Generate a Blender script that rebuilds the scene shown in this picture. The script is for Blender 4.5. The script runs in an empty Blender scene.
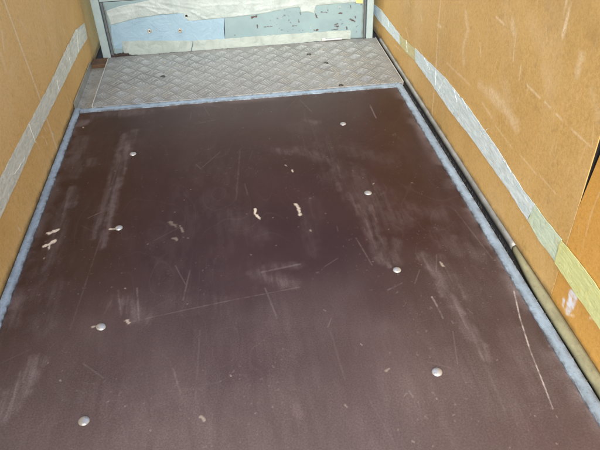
import bpy, bmesh, math, random
import numpy as np
from mathutils import Matrix, Vector

random.seed(7)
scene = bpy.context.scene
col = scene.collection

# ------------------------------------------------------------------ camera
cam_data = bpy.data.cameras.new('camera')
cam = bpy.data.objects.new('camera', cam_data)
col.objects.link(cam)
cam_data.sensor_width = 36.0
cam_data.lens = 36.02
cam_data.clip_start = 0.02
cam_data.clip_end = 500
M = Matrix(((0.99190652, 0.09885904, -0.07967655, -0.0085),
            (-0.12326405, 0.59924357, -0.7910203, -2.19945),
            (-0.03045385, 0.79443944, 0.60657937, 1.04272),
            (0, 0, 0, 1)))
cam.matrix_world = M
scene.camera = cam

# ------------------------------------------------------------------ daylight
SUN_EL, SUN_AZ = 31.0, 193.0        # degrees; azimuth clockwise from +Y (the far end)
world = bpy.data.worlds.new('World')
scene.world = world
world.use_nodes = True
wn = world.node_tree
wn.nodes.clear()
sky = wn.nodes.new('ShaderNodeTexSky')
sky.sky_type = 'NISHITA'
sky.sun_disc = False
sky.sun_elevation = math.radians(SUN_EL)
sky.sun_rotation = math.radians(SUN_AZ)
sky.air_density = 1.0
sky.dust_density = 2.0
sky.ozone_density = 1.0
bg = wn.nodes.new('ShaderNodeBackground')
bg.inputs['Strength'].default_value = 0.15
wo = wn.nodes.new('ShaderNodeOutputWorld')
wn.links.new(sky.outputs['Color'], bg.inputs['Color'])
wn.links.new(bg.outputs['Background'], wo.inputs['Surface'])
sl = bpy.data.lights.new('sun', 'SUN')
sl.energy = 1.5
sl.angle = math.radians(60)
sl.color = (1.0, 0.975, 0.94)
sun = bpy.data.objects.new('sun', sl)
col.objects.link(sun)
sd = Vector((math.sin(math.radians(SUN_AZ)) * math.cos(math.radians(SUN_EL)),
             math.cos(math.radians(SUN_AZ)) * math.cos(math.radians(SUN_EL)),
             math.sin(math.radians(SUN_EL))))
sun.rotation_euler = sd.to_track_quat('Z', 'Y').to_euler()
sun.location = sd * 12

scene.view_settings.view_transform = 'Standard'
scene.view_settings.look = 'None'
scene.view_settings.exposure = 1.42
scene.view_settings.gamma = 1.0
scene.view_settings.use_curve_mapping = False

# ------------------------------------------------------------------ surveyed marks (metres)
# each mark: start u,v  end u,v  half width, softness, strength
FLOOR_SCRATCHES = [(0.6164, -1.1916, 0.5937, -1.2803, 0.00186, 0.00162, 0.85), (0.5937, -1.2803, 0.5758, -1.3758, 0.00178, 0.00155, 0.85), (0.5758, -1.3758, 0.566, -1.4571, 0.0017, 0.00148, 0.85), (0.566, -1.4571, 0.5563, -1.5283, 0.00162, 0.00142, 0.85), (0.4123, -1.181, 0.415, -1.2127, 0.00268, 0.00243, 0.6), (0.415, -1.2127, 0.4169, -1.2531, 0.00268, 0.00243, 0.6), (0.4884, -0.1284, 0.4872, -0.2373, 0.00245, 0.00377, 0.5), (-0.3179, -1.1531, -0.2023, -1.1341, 0.00133, 0.00218, 0.3), (-0.2023, -1.1341, -0.0754, -1.1156, 0.00139, 0.00228, 0.3), (-0.0754, -1.1156, 0.0967, -1.0954, 0.00139, 0.00228, 0.3), (-0.4875, -0.7035, -0.4531, -0.6787, 0.00228, 0.00243, 0.6), (-0.2116, -1.3087, -0.194, -1.3757, 0.00167, 0.00333, 0.35), (0.0089, -1.0853, 0.0292, -1.1933, 0.00151, 0.00302, 0.3), (-0.3145, -1.0345, -0.2994, -1.1494, 0.00201, 0.00353, 0.4), (-0.3621, -1.0344, -0.3445, -1.1257, 0.00201, 0.00353, 0.35), (0.0058, -1.0237, 0.1075, -1.008, 0.00289, 0.00421, 0.3), (-0.437, -0.8169, -0.4598, -1.1573, 0.00132, 0.00316, 0.18), (0.5847, -0.8418, 0.61, -1.064, 0.00137, 0.0033, 0.25), (0.2745, -0.9239, 0.2935, -1.0417, 0.00177, 0.00328, 0.3), (0.2829, -1.4436, 0.287, -1.4594, 0.00202, 0.00202, 0.4), (0.2694, -1.4543, 0.2774, -1.4479, 0.00162, 0.00202, 0.4), (0.3122, -1.1403, 0.3529, -1.1209, 0.0019, 0.00304, 0.4), (-0.6379, -0.6478, -0.6509, -0.7448, 0.00177, 0.00294, 0.35), (-0.4306, -0.379, -0.4412, -0.5614, 0.00168, 0.00335, 0.2), (0.2285, -0.0349, 0.2606, -0.1458, 0.00194, 0.00388, 0.25), (-0.1806, -0.1626, -0.1064, -0.144, 0.00192, 0.00385, 0.25), (0.4661, -1.2989, 0.4609, -1.5167, 0.00106, 0.00339, 0.15), (-0.1533, -1.2042, -0.162, -1.4008, 0.00111, 0.00333, 0.14), (0.1478, -1.2503, 0.1561, -1.3962, 0.00111, 0.00333, 0.14), (-0.0232, -0.3836, -0.0487, -0.6834, 0.00162, 0.00486, 0.15), (-0.1813, -0.986, -0.1962, -1.0967, 0.00158, 0.00316, 0.3)]
FLOOR_CREAM = [(0.0057, -0.7399, 0.0041, -0.7651, 0.00353, 0.00265, 0.8), (0.0041, -0.7651, 0.017, -0.7921, 0.00353, 0.00265, 0.8), (0.1279, -0.7344, 0.1352, -0.7616, 0.00383, 0.00324, 0.7), (0.1352, -0.7616, 0.1344, -0.7918, 0.00383, 0.00324, 0.7), (-0.5907, -0.7641, -0.5655, -0.7493, 0.00618, 0.00353, 1.0), (-0.5876, -0.8195, -0.5639, -0.8008, 0.00569, 0.00341, 0.95), (-0.5735, -0.8351, -0.5763, -0.8079, 0.00283, 0.00226, 0.8), (-0.3278, -1.1483, -0.3224, -1.1557, 0.00547, 0.00341, 0.9), (-0.4153, -0.7692, -0.395, -0.7726, 0.00235, 0.00294, 0.8), (-0.409, -1.1554, -0.3976, -1.154, 0.00182, 0.00243, 0.8), (-0.5966, -0.1103, -0.5953, -0.1185, 0.00226, 0.00226, 0.8), (-0.5791, -0.873, -0.5787, -0.8752, 0.00148, 0.00165, 0.7), (-0.1493, -1.4443, -0.1432, -1.4523, 0.00263, 0.00202, 0.5), (0.2479, -1.3856, 0.2556, -1.3813, 0.00212, 0.00212, 0.4), (0.2101, -1.3028, 0.2118, -1.306, 0.00107, 0.00107, 0.7), (-0.3451, -1.0297, -0.3436, -1.0318, 0.00118, 0.00126, 0.6), (0.3798, -0.6674, 0.3841, -0.6624, 0.00141, 0.00151, 0.5), (0.331, -0.5759, 0.333, -0.5824, 0.00117, 0.00137, 0.5), (0.1535, -0.8674, 0.1557, -0.8724, 0.00171, 0.00171, 0.4), (0.4713, -1.0581, 0.4741, -1.0746, 0.00228, 0.00228, 0.4), (0.144, -1.1843, 0.1482, -1.1883, 0.00161, 0.00131, 0.5), (-0.0875, -1.3465, -0.0854, -1.3495, 0.00095, 0.00102, 0.5), (0.1198, -0.5079, 0.1256, -0.5152, 0.00181, 0.00181, 0.6), (0.1391, -0.5425, 0.1409, -0.5552, 0.00146, 0.00155, 0.6), (-0.244, -0.7636, -0.2258, -0.786, 0.00441, 0.00589, 0.16), (-0.2292, -0.8417, -0.2204, -0.8522, 0.00368, 0.00424, 0.2), (-0.2143, -0.7879, -0.2048, -0.818, 0.00263, 0.00351, 0.2), (-0.4551, -1.3053, -0.4524, -1.3084, 0.001, 0.00107, 0.5), (-0.2505, -1.46, -0.2483, -1.4626, 0.0009, 0.00096, 0.4), (0.1446, -1.4583, 0.1478, -1.4636, 0.00162, 0.00162, 0.4), (0.2576, -1.5581, 0.2608, -1.5607, 0.00115, 0.00115, 0.4), (0.5139, -1.5387, 0.5149, -1.5412, 0.00115, 0.00104, 0.5), (0.5275, -1.6014, 0.5284, -1.6037, 0.00092, 0.00092, 0.4), (0.4997, -1.2052, 0.5009, -1.2089, 0.00109, 0.00117, 0.4)]
FLOOR_SCUFFS = [(-0.4057, -0.1841, -0.4227, -0.5062, 0.00863, 0.01726, 0.42), (-0.4227, -0.5062, -0.4276, -0.8454, 0.0076, 0.01521, 0.42), (-0.4363, -0.2014, -0.4476, -0.5604, 0.00691, 0.01381, 0.3), (-0.4476, -0.5604, -0.4582, -0.8043, 0.00608, 0.01217, 0.3), (-0.5621, -0.5409, -0.5586, -0.6297, 0.01413, 0.01884, 0.45), (-0.5264, -0.3622, -0.5282, -0.3946, 0.01381, 0.01726, 0.3), (-0.5669, -0.6493, -0.5592, -0.8931, 0.01177, 0.02354, 0.25), (-0.5792, -0.9227, -0.5553, -1.1428, 0.01013, 0.02025, 0.2), (-0.5189, -1.2456, -0.536, -1.32, 0.01565, 0.02236, 0.5), (-0.536, -1.32, -0.5613, -1.3818, 0.01485, 0.02121, 0.5), (-0.6096, -1.0323, -0.6026, -1.1193, 0.01013, 0.02025, 0.25), (0.2885, -0.5373, 0.3029, -0.6882, 0.01884, 0.0314, 0.25), (0.3029, -0.6882, 0.3178, -0.7972, 0.01825, 0.03041, 0.25), (0.3113, -0.7704, 0.3168, -1.0333, 0.00819, 0.01365, 0.42), (0.3475, -0.7713, 0.3362, -1.0526, 0.00546, 0.01092, 0.32), (0.4371, -1.028, 0.4511, -1.1621, 0.01139, 0.01519, 0.42), (0.4511, -1.1621, 0.4616, -1.2983, 0.01051, 0.01401, 0.42), (0.4616, -1.2983, 0.4722, -1.3831, 0.01006, 0.01342, 0.42), (0.471, -1.0417, 0.4853, -1.1889, 0.00886, 0.01772, 0.28), (0.3033, -0.6015, 0.4069, -0.8371, 0.03954, 0.06691, 0.17), (0.1806, -0.4198, 0.271, -0.5023, 0.01677, 0.03354, 0.2), (0.096, -0.4047, 0.1521, -0.4283, 0.01036, 0.02072, 0.25), (0.226, -0.2053, 0.2592, -0.2353, 0.01095, 0.01825, 0.28), (0.3487, -0.4496, 0.4501, -0.5338, 0.02348, 0.04696, 0.12), (0.216, -0.2818, 0.2816, -0.4377, 0.03551, 0.07102, 0.1), (-0.0053, -1.0337, 0.078, -1.0813, 0.01315, 0.02368, 0.28), (0.007, -1.008, 0.107, -1.0119, 0.00658, 0.01315, 0.2), (-0.3654, -1.0704, -0.2861, -1.1381, 0.01259, 0.02518, 0.28), (-0.3297, -1.0579, -0.3138, -1.1471, 0.00629, 0.01259, 0.3), (-0.2036, -1.0956, -0.093, -1.1304, 0.02279, 0.04051, 0.12), (0.4925, -0.946, 0.5706, -1.0453, 0.02184, 0.03821, 0.16), (0.4192, -0.7885, 0.5344, -0.8584, 0.01707, 0.03413, 0.15), (0.5515, -1.312, 0.5563, -1.4687, 0.01554, 0.02664, 0.16), (-0.6484, -0.0849, -0.5955, -0.0703, 0.01546, 0.01932, 0.5), (-0.5609, -0.0269, -0.3555, -0.031, 0.01189, 0.01981, 0.3), (-0.5766, -0.2134, -0.578, -0.4491, 0.01726, 0.02762, 0.25), (0.6895, -0.3679, 0.702, -0.6404, 0.01335, 0.03004, 0.12), (0.6327, -0.9912, 0.6203, -1.1886, 0.0076, 0.01772, 0.3), (0.6271, -0.1972, 0.617, -0.4279, 0.00912, 0.0219, 0.2), (-0.3606, -1.3716, -0.2291, -1.4856, 0.04045, 0.08089, 0.1), (-0.0677, -1.3892, 0.2924, -1.4921, 0.04045, 0.08089, 0.06), (-0.1528, -1.2657, 0.1478, -1.2503, 0.04175, 0.0835, 0.06), (-0.1937, -1.3835, -0.1216, -1.5012, 0.01213, 0.02831, 0.1), (0.0337, -1.4346, 0.0512, -1.4616, 0.01213, 0.01618, 0.14), (0.4252, -1.3817, 0.4809, -1.5432, 0.02758, 0.05515, 0.1), (0.1737, -0.7209, 0.1439, -0.9766, 0.01422, 0.02844, 0.12), (-0.0692, -0.7579, 0.0116, -0.8673, 0.0206, 0.0412, 0.1), (-0.5271, -0.9897, -0.5194, -1.1482, 0.01519, 0.02532, 0.15), (0.3783, -0.9498, 0.3633, -1.0408, 0.00819, 0.01638, 0.22)]
FLOOR_DARK = [(-0.4123, -0.1905, -0.4317, -0.5631, 0.00345, 0.0076, 0.7), (-0.4317, -0.5631, -0.4416, -0.8432, 0.00303, 0.00666, 0.7), (0.3336, -0.7793, 0.3297, -1.0354, 0.00283, 0.00566, 0.7), (0.4527, -1.0305, 0.4682, -1.3449, 0.00292, 0.00584, 0.55), (-0.2528, -1.095, -0.0652, -1.0435, 0.0038, 0.00886, 0.35), (-0.0652, -1.0435, 0.0058, -1.0237, 0.00395, 0.00921, 0.35), (0.0022, -1.0731, 0.1008, -1.0621, 0.00526, 0.01052, 0.25)]
BOLTS = [(-0.3902, -0.3459), (-0.3898, -0.7686), (-0.3876, -1.1587), (-0.386, -1.4193), (0.3588, -0.2615), (0.3539, -0.7135), (0.3528, -1.0711), (0.3552, -1.4044)]
PLATE_SCREWS = [(-0.3243, 0.4536), (-0.3238, 0.2868), (-0.264, 0.3955), (0.3912, 0.4533), (0.3243, 0.4057), (0.3845, 0.2944), (0.4166, 0.1732), (0.4079, 0.0531)]
FILM_UPPER = [[(-0.5522, 0.2138), (-0.4968, 0.2295), (-0.4169, 0.2391), (-0.3545, 0.2478), (-0.3322, 0.3718), (0.568, 0.3162), (0.5719, 0.1763), (0.3817, 0.1735), (0.3719, 0.138), (0.3442, 0.149), (0.3118, 0.149), (0.3079, 0.1719), (0.2712, 0.1721), (0.1145, 0.1524), (-0.0361, 0.1473), (-0.1266, 0.146), (-0.1989, 0.1444), (-0.2185, 0.1638), (-0.2204, 0.1809), (-0.3222, 0.1823), (-0.3761, 0.1772), (-0.4342, 0.1724), (-0.4985, 0.1592), (-0.5441, 0.1513)]]
PATCH_BLUE = [[(-0.547, 0.1582), (-0.4321, 0.1834), (-0.3203, 0.1932), (-0.2152, 0.1859), (-0.1925, 0.1575), (-0.0375, 0.1555), (-0.0465, 0.0922), (-0.0465, 0.0406), (-0.2998, 0.0457), (-0.5072, 0.0523), (-0.5101, 0.0384), (-0.5515, 0.0449), (-0.5524, 0.0929)]]
STRIP_LOWER = [[(-0.5113, 0.0759), (-0.3019, 0.0609), (-0.1979, 0.0545), (-0.2093, 0.0054), (-0.3153, 0.0065), (-0.3989, 0.0011), (-0.4616, 0.0085), (-0.5163, 0.008)], [(-0.1932, 0.055), (-0.0464, 0.0501), (0.0933, 0.0537), (0.3704, 0.0506), (0.5443, 0.0487), (0.5451, 0.0078), (0.3745, 0.0072), (0.2076, 0.0021), (0.0894, 0.0034), (-0.0512, 0.0051), (-0.1683, -0.0002), (-0.2047, 0.0051)]]
RIVETS = [(-0.3812, 0.1122), (-0.2452, 0.1045)]
LATCH = [(0.4128, 0.0057), (0.5041, 0.0085)]
RUST = [(-0.5674, 0.0025), (-0.4953, -0.0009)]
YELLOW = [(0.5642, 0.2037), (0.6001, 0.1699)]
DOOR_CHIPS = [(0.0861, 0.1399, 0.1046, 0.1432, 0.00322, 0.00198, 1.0), (0.1072, 0.104, 0.1071, 0.0902, 0.00152, 0.00152, 1.0), (0.1379, 0.0926, 0.175, 0.0931, 0.00152, 0.00177, 0.9), (0.2594, 0.1069, 0.2638, 0.102, 0.00152, 0.00152, 0.9), (0.2726, 0.0874, 0.2866, 0.0887, 0.0019, 0.00177, 0.9), (0.2991, 0.1133, 0.3012, 0.1039, 0.00203, 0.00152, 0.9), (0.3072, 0.1493, 0.3093, 0.1401, 0.00186, 0.00149, 0.7), (0.3788, 0.1352, 0.3855, 0.1164, 0.00228, 0.00152, 1.0), (0.3706, 0.0591, 0.3895, 0.0601, 0.00259, 0.00181, 1.0), (0.4045, 0.1425, 0.4324, 0.1387, 0.00173, 0.00149, 0.9), (0.4886, 0.1307, 0.5026, 0.1311, 0.00228, 0.00152, 1.0), (0.5408, 0.1007, 0.5648, 0.0873, 0.00259, 0.00155, 1.0), (0.4677, 0.0779, 0.4842, 0.0837, 0.00207, 0.00155, 1.0), (0.4701, 0.073, 0.4844, 0.0696, 0.00284, 0.00155, 1.0), (0.4559, 0.0552, 0.4844, 0.0578, 0.00156, 0.00156, 0.9), (0.5249, 0.0643, 0.5274, 0.0547, 0.00211, 0.00158, 0.9), (0.5418, 0.1648, 0.5446, 0.1465, 0.00136, 0.00149, 0.8), (0.5642, 0.1129, 0.5668, 0.1035, 0.00129, 0.00155, 0.9), (0.2002, 0.1295, 0.2047, 0.1269, 0.00186, 0.00149, 0.7), (0.2331, 0.1409, 0.2374, 0.136, 0.00162, 0.00149, 0.6), (0.1675, 0.1227, 0.172, 0.1201, 0.00127, 0.00152, 0.6), (0.0325, 0.1528, 0.0507, 0.1524, 0.00149, 0.00149, 0.6), (-0.5706, 0.1307, -0.5695, 0.1261, 0.00243, 0.00243, 0.6), (-0.5723, 0.1035, -0.5721, 0.0944, 0.00194, 0.00194, 0.6), (0.6221, 0.1457, 0.6233, 0.1272, 0.00127, 0.00152, 0.7), (-0.5701, 0.0524, -0.5723, 0.0385, 0.00121, 0.00146, 0.5)]
STRIP_CHIPS = [(-0.0225, 0.034, -0.0189, 0.0242, 0.00323, 0.00277, 0.9), (0.0309, 0.0324, 0.037, 0.0223, 0.0033, 0.00283, 0.9), (0.0391, 0.0198, 0.041, 0.0148, 0.0023, 0.00277, 0.8), (0.1001, 0.0199, 0.1044, 0.0148, 0.00236, 0.00283, 0.6), (0.19, 0.0274, 0.1921, 0.0225, 0.00236, 0.00283, 0.5)]
FILM_FOLDS = [(-0.3736, 0.2145, -0.3218, 0.1845, 0.00323, 0.00517, 1.0), (-0.4229, 0.2309, -0.2956, 0.2091, 0.00345, 0.00603, 0.9), (-0.3561, 0.2393, -0.2548, 0.1886, 0.00441, 0.00706, 0.8), (-0.18, 0.1834, -0.1135, 0.1428, 0.00353, 0.00529, 1.0), (0.0387, 0.2213, 0.058, 0.1846, 0.00287, 0.00442, 0.9), (0.1865, 0.2113, 0.1938, 0.1797, 0.00293, 0.0045, 0.9), (0.2498, 0.207, 0.2532, 0.1801, 0.00264, 0.0044, 0.8), (-0.0315, 0.1908, -0.0312, 0.1505, 0.00271, 0.00361, 0.9), (-0.5398, 0.191, -0.4055, 0.2079, 0.00302, 0.00603, 0.5), (-0.1412, 0.2072, 0.1271, 0.2021, 0.00353, 0.00706, 0.6), (0.1252, 0.1755, 0.3083, 0.1853, 0.00315, 0.00631, 0.7), (0.4002, 0.1835, 0.539, 0.1875, 0.00315, 0.0054, 0.5), (-0.313, 0.2364, -0.1429, 0.1941, 0.00302, 0.00603, 0.6), (-0.0939, 0.2302, -0.0814, 0.1854, 0.0026, 0.00433, 0.6)]
TAPE_LEFT = [[(0.5529, 0.1714), (0.5485, 0.1417), (0.5394, 0.1088), (0.3231, 0.1228), (-0.055, 0.1303), (-0.4628, 0.1388), (-0.6671, 0.136), (-0.9288, 0.1364), (-0.845, 0.2057), (-0.7308, 0.2055), (-0.4617, 0.2009), (-0.1409, 0.1971), (0.1679, 0.2026), (0.3705, 0.2031)]]
TAPE_RIGHT = [[(0.7104, 0.1143), (0.557, 0.1333), (0.4033, 0.133), (0.2299, 0.1356), (0.2104, 0.0954), (0.3909, 0.0835), (0.5632, 0.0708), (0.7012, 0.0689)], [(0.2293, 0.1337), (0.1062, 0.1464), (-0.0065, 0.16), (-0.02, 0.1169), (0.0929, 0.1015), (0.2099, 0.0934)], [(-0.0059, 0.1617), (-0.3827, 0.1955), (-0.5942, 0.1961), (-0.8369, 0.1847), (-1.0035, 0.1662), (-1.0721, 0.1705), (-1.0571, 0.1101), (-0.9297, 0.1171), (-0.8663, 0.1184), (-0.6253, 0.1196), (-0.4353, 0.1113), (-0.2426, 0.1156), (-0.0206, 0.1151)], [(-1.0726, 0.1693), (-1.134, 0.1671), (-1.2134, 0.1705), (-1.2144, 0.1039), (-1.1279, 0.1012), (-1.0586, 0.1096)], [(-1.2139, 0.1695), (-1.2992, 0.1735), (-1.3754, 0.1709), (-1.5237, 0.1634), (-1.5628, 0.0921), (-1.4136, 0.0983), (-1.3057, 0.0997), (-1.215, 0.1028)]]
LEFT_WALL_MARKS = [(-0.3277, 0.5318, -0.3125, 0.3958, 0.00401, 0.00267, 1.0), (-0.3125, 0.3958, -0.2923, 0.2357, 0.00427, 0.00285, 1.0), (-0.2923, 0.2357, -0.2804, 0.0093, 0.00446, 0.00298, 1.0), (-0.4617, 0.2009, -0.4362, 0.0949, 0.00205, 0.00274, 0.4), (-0.4234, 0.4715, -0.4531, 0.4303, 0.00391, 0.00625, 0.6), (-0.4866, 0.4286, -0.4877, 0.3851, 0.00612, 0.01224, 0.35), (-0.2468, 0.4474, -0.2172, 0.3996, 0.00267, 0.00534, 0.3), (-0.3393, 0.1225, -0.33, 0.1064, 0.00279, 0.00298, 0.8), (-0.2797, 0.0718, -0.2698, 0.0606, 0.00425, 0.00309, 0.9), (-0.38, 0.1148, -0.3682, 0.101, 0.00286, 0.00286, 0.7), (-0.3592, 0.0849, -0.359, 0.0734, 0.00328, 0.00291, 0.8), (-0.7833, 0.0445, -0.7764, 0.0322, 0.00292, 0.00263, 0.8), (0.5854, 0.1198, 0.6045, 0.0947, 0.00435, 0.00544, 0.5), (0.2015, 0.2693, 0.2104, 0.2466, 0.00452, 0.00633, 0.35), (-0.0107, 0.3169, -0.0043, 0.2966, 0.00326, 0.0049, 0.35), (0.0401, 0.0853, 0.044, 0.0291, 0.00219, 0.00351, 0.35), (-0.1646, 0.3208, -0.1426, 0.2915, 0.00265, 0.00529, 0.3), (0.5482, 0.2382, 0.5572, 0.2095, 0.00316, 0.00527, 0.35), (-0.3956, 0.378, -0.4837, 0.3532, 0.00984, 0.02296, 0.15), (-0.0026, 0.0843, 0.0113, 0.0364, 0.00263, 0.00438, 0.4)]
RIGHT_WALL_MARKS = [(-0.2265, 0.4175, -0.2327, 0.3088, 0.0024, 0.00256, 0.6), (-0.2327, 0.3088, -0.2539, 0.1846, 0.00256, 0.00273, 0.6), (-0.2539, 0.1846, -0.2687, 0.0051, 0.00263, 0.00281, 0.6), (-0.2149, 0.3269, -0.2578, 0.3312, 0.00395, 0.00395, 0.5), (-0.4607, 0.4393, -0.4931, 0.4022, 0.00656, 0.01166, 0.4), (-0.4931, 0.4022, -0.4738, 0.3397, 0.00656, 0.01166, 0.4), (-0.4738, 0.3397, -0.497, 0.3041, 0.00677, 0.01203, 0.4), (-0.5938, 0.3995, -0.6156, 0.3665, 0.00219, 0.00273, 0.5), (-0.6703, 0.4982, -0.7247, 0.4978, 0.00229, 0.00255, 0.6), (-0.7653, 0.5215, -0.788, 0.499, 0.00725, 0.01208, 0.35), (-0.8005, 0.4983, -0.8109, 0.4352, 0.00217, 0.00338, 0.45), (-0.8583, 0.4386, -0.8625, 0.4037, 0.00242, 0.0029, 0.5), (-0.9967, 0.6473, -1.0145, 0.6034, 0.00402, 0.00402, 0.6), (-1.0145, 0.6034, -1.0138, 0.5691, 0.0042, 0.0042, 0.6), (-1.1001, 0.5606, -1.101, 0.5181, 0.00618, 0.0103, 0.45), (-0.7121, 0.3027, -0.7967, 0.3066, 0.01077, 0.02154, 0.5), (-0.7967, 0.3066, -0.8943, 0.2946, 0.0104, 0.0208, 0.5), (-0.6392, 0.2913, -0.7154, 0.2951, 0.00847, 0.01694, 0.35), (-0.7965, 0.3526, -0.8471, 0.3137, 0.0132, 0.03168, 0.22), (-0.3543, 0.2434, -0.5683, 0.2599, 0.00241, 0.00421, 0.4), (-0.6715, 0.2529, -0.753, 0.2428, 0.00282, 0.00395, 0.4), (-0.9069, 0.41, -0.9792, 0.4095, 0.00233, 0.00279, 0.6), (-1.0045, 0.4114, -1.0351, 0.4111, 0.00224, 0.00246, 0.6), (-1.0607, 0.4089, -1.0941, 0.4087, 0.00215, 0.00236, 0.55), (-1.1262, 0.4085, -1.2096, 0.4115, 0.00147, 0.00231, 0.5), (-0.9523, 0.2366, -1.04, 0.2375, 0.0015, 0.00226, 0.5), (-1.0591, 0.2438, -1.141, 0.2469, 0.00123, 0.00197, 0.4), (-0.7789, 0.2344, -0.8986, 0.2294, 0.00164, 0.00273, 0.4), (0.1492, 0.1886, 0.0948, 0.1588, 0.0027, 0.00425, 0.4), (-0.0311, 0.295, -0.0473, 0.2855, 0.00357, 0.00429, 0.4), (-0.039, 0.1879, -0.0989, 0.1679, 0.0025, 0.00357, 0.4), (0.1514, 0.299, 0.1181, 0.2859, 0.00367, 0.0044, 0.3), (0.2956, 0.0638, 0.2125, 0.0729, 0.00249, 0.00332, 0.3), (0.4055, -0.0099, 0.3307, -0.009, 0.00355, 0.00533, 0.3), (-1.2334, 0.2677, -1.2294, 0.1288, 0.00201, 0.00313, 0.35), (-1.2488, 0.2112, -1.2763, 0.2674, 0.00129, 0.00215, 0.3), (-0.3845, 0.2994, -0.3917, 0.1994, 0.00186, 0.0031, 0.3), (-0.8569, 0.5516, -0.9538, 0.5155, 0.01565, 0.0313, 0.12), (-1.1645, 0.5135, -1.2162, 0.4736, 0.00769, 0.01539, 0.2), (-0.9731, 0.4759, -1.0134, 0.4451, 0.01118, 0.02683, 0.15)]
NEAR_WALL_MARKS = [(-1.3029, 0.0212, -1.3302, 0.0425, 0.00213, 0.00213, 0.8), (-1.3787, 0.0861, -1.4168, 0.1224, 0.00176, 0.00198, 0.8), (-1.3182, 0.1701, -1.337, 0.1583, 0.00201, 0.00224, 0.8), (-1.2765, 0.2985, -1.2831, 0.238, 0.00141, 0.00201, 0.4), (-1.275, 0.3472, -1.2754, 0.2849, 0.00121, 0.00201, 0.35)]
WHITE_DAUB = [(-1.2995, 0.0846, -1.305, 0.0363, 0.0083, 0.00593, 1.0), (-1.3151, 0.0903, -1.3164, 0.0604, 0.00571, 0.00457, 0.9), (-1.2812, 0.045, -1.2844, 0.0287, 0.00369, 0.00394, 0.8)]
CREASE_RIGHT = [(0.4224, 0.1357, 0.4142, 0.1025), (0.1222, 0.1489, 0.0952, 0.109), (-0.2663, 0.1823, -0.2747, 0.126), (-0.3238, 0.1179, -0.3863, 0.1576), (-0.3622, 0.1938, -0.3018, 0.1154), (-0.5296, 0.1991, -0.5794, 0.1889), (-0.6954, 0.1576, -0.7519, 0.2107), (-0.4553, 0.1925, -0.4941, 0.1685), (-0.1242, 0.1701, -0.2041, 0.1565), (-0.8747, 0.1784, -0.925, 0.1715)]
CREASE_LEFT = [(0.3864, 0.1976, 0.3272, 0.1255), (0.1004, 0.2124, 0.155, 0.1347), (-0.4617, 0.2009, -0.4575, 0.1324), (0.1653, 0.1714, 0.1626, 0.1398), (-0.7463, 0.1929, -0.6827, 0.1593), (-0.6827, 0.1593, -0.5785, 0.1496), (-0.0689, 0.1733, -0.0796, 0.1395)]


XL, XR, YB = -0.656, 0.690, 0.562     # left wall face, right wall face, front panel face
REAR = -2.45                            # open rear end of the load bay
WALL_H = 1.05

# ------------------------------------------------------------------ numpy noise and mark painting
def vnoise(x, y, seed):
    xi = np.floor(x).astype(np.int64); yi = np.floor(y).astype(np.int64)
    fx = x - xi; fy = y - yi
    fx = fx * fx * (3 - 2 * fx); fy = fy * fy * (3 - 2 * fy)
    def h(a, b):
        n = (a * 374761393 + b * 668265263 + seed * 1442695041) & 0xffffffff
        n = ((n ^ (n >> 13)) * 1274126177) & 0xffffffff
        n = (n ^ (n >> 16)) & 0xffffff
        return n / float(0xffffff)
    a = h(xi, yi); b = h(xi + 1, yi); c = h(xi, yi + 1); d = h(xi + 1, yi + 1)
    return (a * (1 - fx) + b * fx) * (1 - fy) + (c * (1 - fx) + d * fx) * fy

def fbm(x, y, sx, sy, seed, octv=4):
    t = 0; amp = 1.0; s = 0
    for k in range(octv):
        t = t + amp * vnoise(x * sx * 2 ** k + 13.7 * k, y * sy * 2 ** k + 7.1 * k, seed + k)
        s += amp; amp *= 0.55
    return t / s

def sstep(a, b, v):
    t = np.clip((v - a) / (b - a), 0, 1)
    return t * t * (3 - 2 * t)

def paint(P, marks, ragged=0.0, seed=1, scale=60):
    """largest mark strength at each point of P (n,2); distances ragged by noise"""
    out = np.zeros(len(P))
    for (ax, ay, bx, by, hw, soft, k) in marks:
        R = hw + soft * 1.6 + 0.004
        m = (P[:, 0] > min(ax, bx) - R) & (P[:, 0] < max(ax, bx) + R) & (P[:, 1] > min(ay, by) - R) & (P[:, 1] < max(ay, by) + R)
        idx = np.nonzero(m)[0]
        if not len(idx): continue
        Q = P[idx]
        dx, dy = bx - ax, by - ay
        L2 = dx * dx + dy * dy + 1e-12
        t = np.clip(((Q[:, 0] - ax) * dx + (Q[:, 1] - ay) * dy) / L2, 0, 1)
        d = np.hypot(Q[:, 0] - ax - t * dx, Q[:, 1] - ay - t * dy)
        if ragged:
            d = d + (fbm(Q[:, 0], Q[:, 1], scale, scale, seed, 3) - 0.5) * ragged * (hw + soft)
        v = k * (1 - sstep(max(hw - soft * 0.5, 0), hw + soft, d))
        out[idx] = np.maximum(out[idx], v)
    return out

# ------------------------------------------------------------------ object helpers
def tag(o, label=None, cat=None, group=None, kind=None):
    if label: o['label'] = label
    if cat: o['category'] = cat
    if group: o['group'] = group
    if kind: o['kind'] = kind
    elif cat: o['kind'] = 'thing'
    return o

def link(name, me, mat=None, parent=None, loc=(0, 0, 0), smooth=False):
    o = bpy.data.objects.new(name, me)
    col.objects.link(o)
    if me is not None:
        me.name = name
        if mat is not None and len(me.materials) == 0: me.materials.append(mat)
        if smooth:
            me.polygons.foreach_set('use_smooth', [True] * len(me.polygons))
    o.location = loc
    o.parent = parent
    return o

def from_bm(bm):
    bmesh.ops.recalc_face_normals(bm, faces=bm.faces)
    me = bpy.data.meshes.new('mesh')
    bm.to_mesh(me); bm.free()
    return me

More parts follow.
